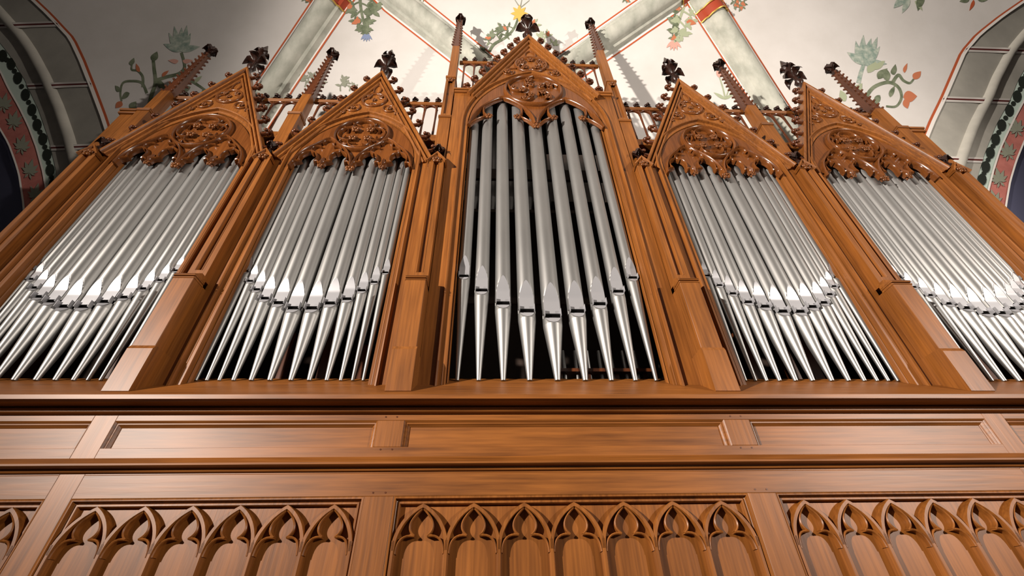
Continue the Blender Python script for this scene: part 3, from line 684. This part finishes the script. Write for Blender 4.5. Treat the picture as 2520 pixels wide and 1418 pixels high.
def tower_bay():
    t = thing('tower_bay', 'tall central organ tower frame with a crocketed gable over nine large pipes', 'organ bay', (0, .05, 0))
    ho, zs, ha = .692, 5.60, 1.03; GW, GZ, GA = .69, 6.11, 7.55; outer = .860
    TZ = lambda z: GZ+(z-6.13)*(GA-GZ)/1.49
    half = [(-outer, SILLZ), (-ho, SILLZ)] + pointed(ho, zs, ha, 14)[:15] + [(0, GA-.05), (-.61, 6.215), (-outer, 6.215)]
    MB().prism(half, .042, .10).build('frame_board', 'oak_v', t); MB().prism(mirror(half), .042, .10).build('frame_board', 'oak_v', t)
    MB().sweep([(-ho, SILLZ)] + pointed(ho, zs, ha, 16) + [(ho, SILLZ)], JAMB).build('arch_moulding', 'oak_v', t)
    for s in (-1, 1):
        x0, x1 = sorted((s*.64, s*.87))
        MB().cbox(x0, x1, .0, .16, 6.205, 6.23, .006).cbox(x0+.008, x1-.008, .015, .16, 6.182, 6.205, .008).build('shoulder_ledge', 'oak_h', t)
    hi = .682
    def sub_arch(s):
        xm = s*.335; R_ = bez((s*.010, 5.59), (s*.03, 5.90), (xm, 6.10), 9); L_ = bez((s*hi, 5.545), (s*.62, 5.92), (xm, 6.10), 9)
        return R_, L_
    Rl, Ll = sub_arch(-1); Rr, Lr = sub_arch(1)
    low = Ll + Rl[::-1][1:] + [(0, 5.55)] + Rr + Lr[::-1][1:]
    poly = low + list(reversed(pointed(hi, zs, ha-.01, 14)))
    tr = MB().prism(poly, .046, .062).build('tracery', 'oak_carved', t)
    MB().sweep(Ll + Rl[::-1][1:], roll(.017, .012, .062)).build('sub_arch', 'oak_carved', tr); MB().sweep(Rr + Lr[::-1][1:], roll(.017, .012, .062)).build('sub_arch', 'oak_carved', tr)
    ZC, RC = 6.275, .310
    MB().sweep(arc(0, ZC, RC, 90, 450, 44)[:-1], roll(.022, .004, .062), closed=True).build('rosette_ring', 'oak_carved', tr)
    b = MB()
    for k in range(5):
        a = 2*math.pi*k/5+.3; P = lambda r_, da: (r_*math.cos(a+da), ZC+r_*math.sin(a+da))
        b.sweep(bez(P(.29, 0), P(.26, .55), P(.12, .55), 8), roll(.013, .010, .062)); b.sweep(bez(P(.12, .55), P(.03, .2), P(.13, -.1), 6), roll(.011, .014, .062))
        b.sweep(bez(P(.22, .42), P(.17, .15), P(.23, -.02), 5), roll(.009, .018, .062))
    b.build('swirling_tracery', 'oak_carved', tr)
    for k in range(5):
        a = 2*math.pi*k/5+.3
        for r_, da in ((.125, .45), (.215, .2)): put('rosette', ROSB, tr, (r_*math.cos(a+da), .022, ZC+r_*math.sin(a+da)))
    for s in (-1, 1):
        for xc, xo in ((s*.19, s*.015), (s*.48, s*.672)):
            b = MB().sweep(bez((xo, 5.56), ((xo+xc)/2, 5.73), (xc, 5.72), 7), roll(.013, .024, .062))
            xw = xc+(xo-xc)*.42
            b.sweep(bez((xc, 5.72), (xw, 5.78), (xc+(xo-xc)*.25, 5.93), 7), roll(.012, .024, .062)).build('cusp', 'oak_carved', tr)
            put('rosette', ROSB, tr, (xc, .028, 5.715))
    put('rosette', ROSB, tr, (0, .020, 5.54))
    g = MB().sweep([(-GW, GZ), (0, GA), (GW, GZ)], [(.036, .10), (.036, -.010), (.026, -.020), (.010, -.016), (.002, -.004), (.0, .030), (-.010, .036), (-.014, .010), (-.024, .002), (-.038, .008), (-.042, .036), (-.050, .040), (-.056, .024), (-.068, .020), (-.078, .028), (-.082, .10)]).build('gable', 'oak_v', t)
    sl = Vector((GW, GA-GZ)); L = sl.length; d = sl.normalized(); nrm = Vector((-d.y, d.x))
    for s in (-1, 1):
        for k in range(8):
            p = Vector((-GW, GZ))+d*(L*(k+.6)/8.3)
            o = put('crocket', CROCK, g, (s*-(p.x+nrm.x*.055), .02, p.y+nrm.y*.055)); o.scale = (1.2, 1.2, 1.2)
            o.rotation_euler = (0, 0, 0 if s > 0 else math.pi)
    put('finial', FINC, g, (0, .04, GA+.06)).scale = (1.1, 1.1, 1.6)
    b = MB().sweep(arc(0, TZ(6.93), .185, 0, 360, 30)[:-1], roll(.018, .016, .044), closed=True)
    for k in range(4):
        a = 45+90*k; b.sweep(arc(.090*math.cos(math.radians(a)), TZ(6.93)+.090*math.sin(math.radians(a)), .085, a-120, a+120, 10), roll(.012, .020, .044))
    for s in (-1, 1):
        b.sweep(bez((s*.18, TZ(6.82)), (s*.33, TZ(6.82)), (s*.43, TZ(6.60)), 7), roll(.012, .024, .044)); b.sweep(arc(s*.27, TZ(6.73), .064, 90, 90-s*300, 10), roll(.010, .026, .044)); b.sweep(bez((s*.05, TZ(7.12)), (s*.10, TZ(7.22)), (0, TZ(7.30)), 6), roll(.011, .024, .044))
    b.build('spandrel_tracery', 'oak_carved', g)
    for x, z in ((-.1, 7.0), (.1, 7.0), (-.07, 6.86), (.07, 6.86), (-.28, 6.73), (.28, 6.73), (-.15, 6.93), (.15, 6.93), (0, 7.05)): put('rosette', ROSB, g, (x, .028, TZ(z)))
    return t
tower_bay()

# ------------------------------------------------------------------ buttresses
def groove_post(w, d0, d1, z0, z1, gw, gz0, gz1, depth=.018):
    """post with a sunk panel in its front"""
    b = MB(); h = w/2; g = gw/2
    b.box(-h, h, d0+depth, d1, z0, z1)
    b.box(-h, -g, d0, d0+depth, z0, z1); b.box(g, h, d0, d0+depth, z0, z1); b.box(-g, g, d0, d0+depth, z0, gz0); b.box(-g, g, d0, d0+depth, gz1, z1)
    return b
def spire(parent, z0, z1, y, h0, tiers, fl, fz):
    sp = MB().taper((0, y), h0, .030, z0, z1).build('pinnacle', 'oak_red', parent)
    for i in range(tiers):
        f_ = (i+.4)/tiers; h = h0+(.030-h0)*f_-.006
        for k in range(4):
            a = math.pi/4+k*math.pi/2
            o = put('crocket', SCROCK, sp, (h*math.cos(a), y+h*math.sin(a), z0+(z1-z0)*f_)); o.rotation_euler = (0, 0, a); o.scale = (.95,)*3
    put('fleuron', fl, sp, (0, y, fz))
def buttress(label, x, tall):
    t = thing('buttress', label, 'buttress', (x, 0, 0), 'buttresses between the organ bays')
    w = .135
    MB().extr_x([(-.062, 2.636), (-.062, 2.90), (-.050, 2.925), (.10, 2.925), (.10, 2.60), (.06, 2.60)], -.072, .072).build('foot_block', 'oak_v', t, angle=20)
    MB().cbox(-w/2, w/2, -.050, .10, 2.92, 3.440, .003).build('lower_shaft', 'oak_v', t)
    MB().cbox(-.070, .070, -.056, .05, 3.435, 3.447, .004).cbox(-.066, .066, -.046, .05, 3.447, 3.455, .003).cbox(-.070, .070, -.058, .05, 3.455, 3.467, .004).extr_x([(-.058, 3.467), (-.01, 3.510), (.05, 3.510), (.05, 3.465)], -.070, .070).build('ledge', 'oak_h', t, angle=20)
    groove_post(w-.006, .028, .13, 3.49, 4.90, .055, 3.57, 4.86, .022).build('upper_shaft', 'oak_v', t, smooth=False)
    MB().sweep([(-.0275, 3.57), (-.0275, 4.86), (.0275, 4.86), (.0275, 3.57)], [(0, .028), (-.004, .024), (-.010, .032), (-.012, .05)]).build('panel_bead', 'oak_v', t)
    cap = MB().prism([(-.066, 4.865), (.066, 4.865), (0, 4.955)], .024, .12).build('gablet', 'oak_v', t)
    MB().sweep([(-.082, 4.857), (0, 4.972), (.082, 4.857)], [(.008, .12), (.008, .008), (-.004, .006), (-.012, .022), (-.012, .12)]).build('gablet_moulding', 'oak_v', cap)
    put('rosette', ROSB, cap, (0, .016, 4.875)); o = put('fleuron', FLEUR, cap, (0, .06, 4.985))
    MB().cbox(-.060, .060, .098, .22, 4.88, 5.70, .003).build('block', 'oak_v', t)
    MB().cbox(-.066, .066, .086, .23, 5.70, 5.712, .004).cbox(-.062, .062, .09, .23, 5.712, 5.722, .003).cbox(-.066, .066, .086, .23, 5.722, 5.734, .004).build('shelf', 'oak_h', t)
    if tall:
        groove_post(.105, .112, .23, 5.73, 6.57, .05, 5.80, 6.52, .02).build('tower_shaft', 'oak_v', t, smooth=False)
        MB().cbox(-.060, .060, .10, .24, 6.57, 6.60, .005).taper((0, .18), .080, .064, 6.60, 6.68).build('tower_cap', 'oak_v', t)
        put('rosette', ROSB, t, (0, .106, 6.51))
        MB().taper((0, .18), .066, .062, 6.66, 7.46).build('spire_shaft', 'oak_v', t, smooth=False)
        spire(t, 7.44, 8.33, .18, .062, 11, FLEURB, 8.30)
    else:
        MB().taper((0, .17), .080, .072, 5.73, 5.81).taper((0, .17), .072, .068, 5.81, 6.14).build('spire_shaft', 'oak_v', t, smooth=False)
        spire(t, 6.12, 7.12, .18, .068, 12, FLEURB, 7.10)
    return t
for x, tall, lab in ((-XA, True, 'oak buttress with a tall spire on the left flank of the central tower'), (XA, True, 'oak buttress with a tall spire on the right flank of the central tower'),
                     (-XB, False, 'oak buttress between the two left bays with a crocketed pinnacle'), (XB, False, 'oak buttress between the two right bays with a crocketed pinnacle'),
                     (-XO, False, 'outermost oak buttress on the left, beside the left arch'), (XO, False, 'outermost oak buttress on the right, beside the right arch')):
    buttress(lab, x, tall)
for s, nm in ((-1, 'left'), (1, 'right')):
    t = thing('corner_post', 'flat oak corner post with a moulded cap at the %s end of the organ' % nm, 'post', (s*4.075, .16, 0))
    MB().cbox(-.08, .09, -.02, .12, 2.83, 5.69, .003).build('shaft', 'oak_v', t)
    MB().cbox(-.095, .11, -.045, .14, 5.69, 5.715, .006).cbox(-.085, .10, -.03, .13, 5.715, 5.735, .004).cbox(-.10, .115, -.05, .145, 5.735, 5.76, .006).build('cap', 'oak_h', t)

# ------------------------------------------------------------------ balustrades
def bal_meshes(h):
    b = MB().taper((0, 0), .022, .022, 0, .03).lathe([(.010, .03), (.013, .05), (.010, h*.5), (.013, h-.10), (.016, h-.085), (.010, h-.075), (.010, h)], 8)
    return b.mesh('baluster', 'oak_red')
kb = MB().lathe([(.030, 0), (.026, .012), (.010, .022), (.009, .035)], 8)
for k in range(4): kb.ball((.016*math.cos(k*math.pi/2), .016*math.sin(k*math.pi/2), .046), (.016, .016, .013), 6, 4)
kb.ball((0, 0, .058), .012, 6, 4); KNOB = kb.mesh('knob', 'oak_shaded', angle=60)
def balustrade(label, x0, x1, zf, zr, n):
    t = thing('balustrade', label, 'balustrade', ((x0+x1)/2, .205, zf), 'balustrades on top of the organ case')
    L = (x1-x0)/2; h = zr-zf
    MB().cbox(-L, L, -.035, .035, -.10, .0, .004).build('bottom_rail', 'oak_h', t)
    MB().cbox(-L, L, -.018, .016, h, h+.018, .004).cbox(-L, L, -.012, .012, h+.018, h+.028, .002).cbox(-L, L, -.019, .016, h+.028, h+.050, .005).build('top_rail', 'oak_h', t)
    me = bal_meshes(h); st = 2*L/n
    arch = MB().sweep(pointed(st/2, h-.075, .07, 6), [(-.008, .012), (-.008, -.008), (0, -.014), (.008, -.008), (.008, .012)]).mesh('rail_arch', 'oak_red')
    for k in range(n):
        x = -L+st*(k+.5)
        put('baluster', me, t, (x, 0, 0)); put('knob', KNOB, t, (x, 0, h+.050)).scale = (1.15, 1.15, 1.5)
        if k < n-1: put('rail_arch', arch, t, (x+st/2, 0, 0))
balustrade('oak balustrade with knobs over the bay left of the tower', -XB+.06, -XA-.06, 5.50, 6.11, 11)
balustrade('oak balustrade with knobs over the bay right of the tower', XA+.06, XB-.06, 5.50, 6.11, 11)
balustrade('oak balustrade with knobs over the outermost left bay', -XO+.06, -XB-.06, 5.50, 6.11, 11)
balustrade('oak balustrade with knobs over the outermost right bay', XB+.06, XO-.06, 5.50, 6.11, 11)
balustrade('short high oak balustrade behind the central gable', -XA+.06, XA-.06, 6.42, 7.12, 14)

# ------------------------------------------------------------------ pipes
def pipe_meshes(r, zm, zt, zf, seg=36):
    """zm: upper lip edge, zt: top, zf: foot tip; all local to the foot tip"""
    D = .55; lipH = 3.7*r+.01; slot = .36*r+.004; lowH = .9*r
    z_low = zm-slot; zj = z_low-lowH                        # zj: where foot and body meet
    def depth(z):                                          # distance of the flat from the axis, in r
        if z >= zm: s_ = max(0., 1-(z-zm)/lipH); return 1-(1-D)*min(1., s_*1.75)**1.35
        if z >= z_low: return D*.40
        s_ = max(0., 1-(z_low-z)/lowH); return 1-(1-D)*s_**.9
    zs_ = [zj+lowH*k/8 for k in range(9)] + [z_low+.0005, zm-.0005] + [zm+lipH*k/16 for k in range(17)] + [zt]
    b = MB(); rows = []
    for z in zs_:
        row = []
        for j in range(seg):
            a = 2*math.pi*j/seg; x, y = r*math.cos(a), r*math.sin(a); row.append((x, max(y, -depth(z)*r+.0012 if depth(z) < .999 else y), z))
        rows.append(row)
    k = seg; b.add([p for q in rows for p in q], [(i*k+j, i*k+(j+1) % k, (i+1)*k+(j+1) % k, (i+1)*k+j) for i in range(len(rows)-1) for j in range(k)])
    body = b.mesh('body', 'tin', angle=30)
    tip = max(.010, r*.27)
    foot = MB().lathe([(tip, 0), (r*.995, zj)], seg).mesh('foot', 'tin', angle=30)
    u = MB(); rows = []
    for i in range(17):
        z = zm+lipH*i/16; d = depth(z); w = r*math.sqrt(max(0, 1-d*d)); rows.append([(w*q, -d*r-.0006, z) for q in (-1, -.5, 0, .5, 1)])
    u.add([p for q in rows for p in q], [(i*5+j, i*5+j+1, (i+1)*5+j+1, (i+1)*5+j) for i in range(16) for j in range(4)])
    upper = u.mesh('upper_lip', 'tin_bright', angle=60)
    u = MB(); rows = []
    for i in range(9):
        z = z_low-lowH*i/8; d = depth(z); w = r*math.sqrt(max(0, 1-d*d)); rows.append([(w*q, -d*r-.0006, z) for q in (-1, -.5, 0, .5, 1)])
    u.add([p for q in rows for p in q], [(i*5+j, i*5+j+1, (i+1)*5+j+1, (i+1)*5+j) for i in range(8) for j in range(4)])
    lower = u.mesh('lower_lip', 'tin_bright', angle=60)
    wl = r*math.sqrt(1-D*D)
    sl = MB().box(-wl*.97, wl*.97, -D*r*.62, -D*r*.45, z_low-.002, zm+.002).mesh('mouth', 'slot', False)
    ears = [MB().box(s*wl-.0015, s*wl+.0015, -r*1.02, -D*r*.8, z_low-lowH*.15, zm+slot*.9).mesh('ear', 'tin_bright', False) for s in (-1, 1)]
    return [('body', body), ('foot', foot), ('upper_lip', upper), ('lower_lip', lower), ('mouth', sl), ('ear', ears[0]), ('ear', ears[1])]
ORD = ['first', 'second', 'third', 'fourth', 'fifth', 'sixth', 'seventh', 'eighth', 'ninth', 'tenth', 'eleventh', 'twelfth']
ZF, YP = 2.816, .182
def pipe_row(cx, offs, rad, mouth, top, where, group, cache):
    for i, x in enumerate(offs):
        k = round(abs(x), 3)
        if k not in cache: cache[k] = pipe_meshes(rad[i], mouth[i]-ZF, top-ZF, 0)
        t = thing('organ_pipe', 'silver organ pipe, %s from the left %s' % (ORD[i], where), 'organ pipe', (cx+x, YP, ZF), group)
        for n, me in cache[k]: put(n, me, t)
o5 = [.630, .496, .342, .176]; r5 = [.045, .052, .057, .062]; m5 = [3.66, 3.527, 3.412, 3.347]
pipe_row(0, [-x for x in o5]+[0]+o5[::-1], r5+[.067]+r5[::-1], m5+[3.305]+m5[::-1], 6.15, 'in the tall central tower', 'pipes of the central tower', {})
o6 = [.505, .440, .366, .281, .175, .0635]; r6 = [.029, .033, .038, .045, .051, .054]; m6 = [3.69, 3.597, 3.519, 3.441, 3.402, 3.359]
cache = {}
for cx, wh, gr in ((-CB2-.024, 'in the bay just left of the tower', 'pipes left of the tower'), (CB2+.024, 'in the bay just right of the tower', 'pipes right of the tower'), (-CB1-.042, 'in the outermost left bay', 'pipes of the outermost left bay'), (CB1+.042, 'in the outermost right bay', 'pipes of the outermost right bay')):
    pipe_row(cx, [-x for x in o6]+o6[::-1], r6+r6[::-1], m6+m6[::-1], 5.22, wh, gr, cache)
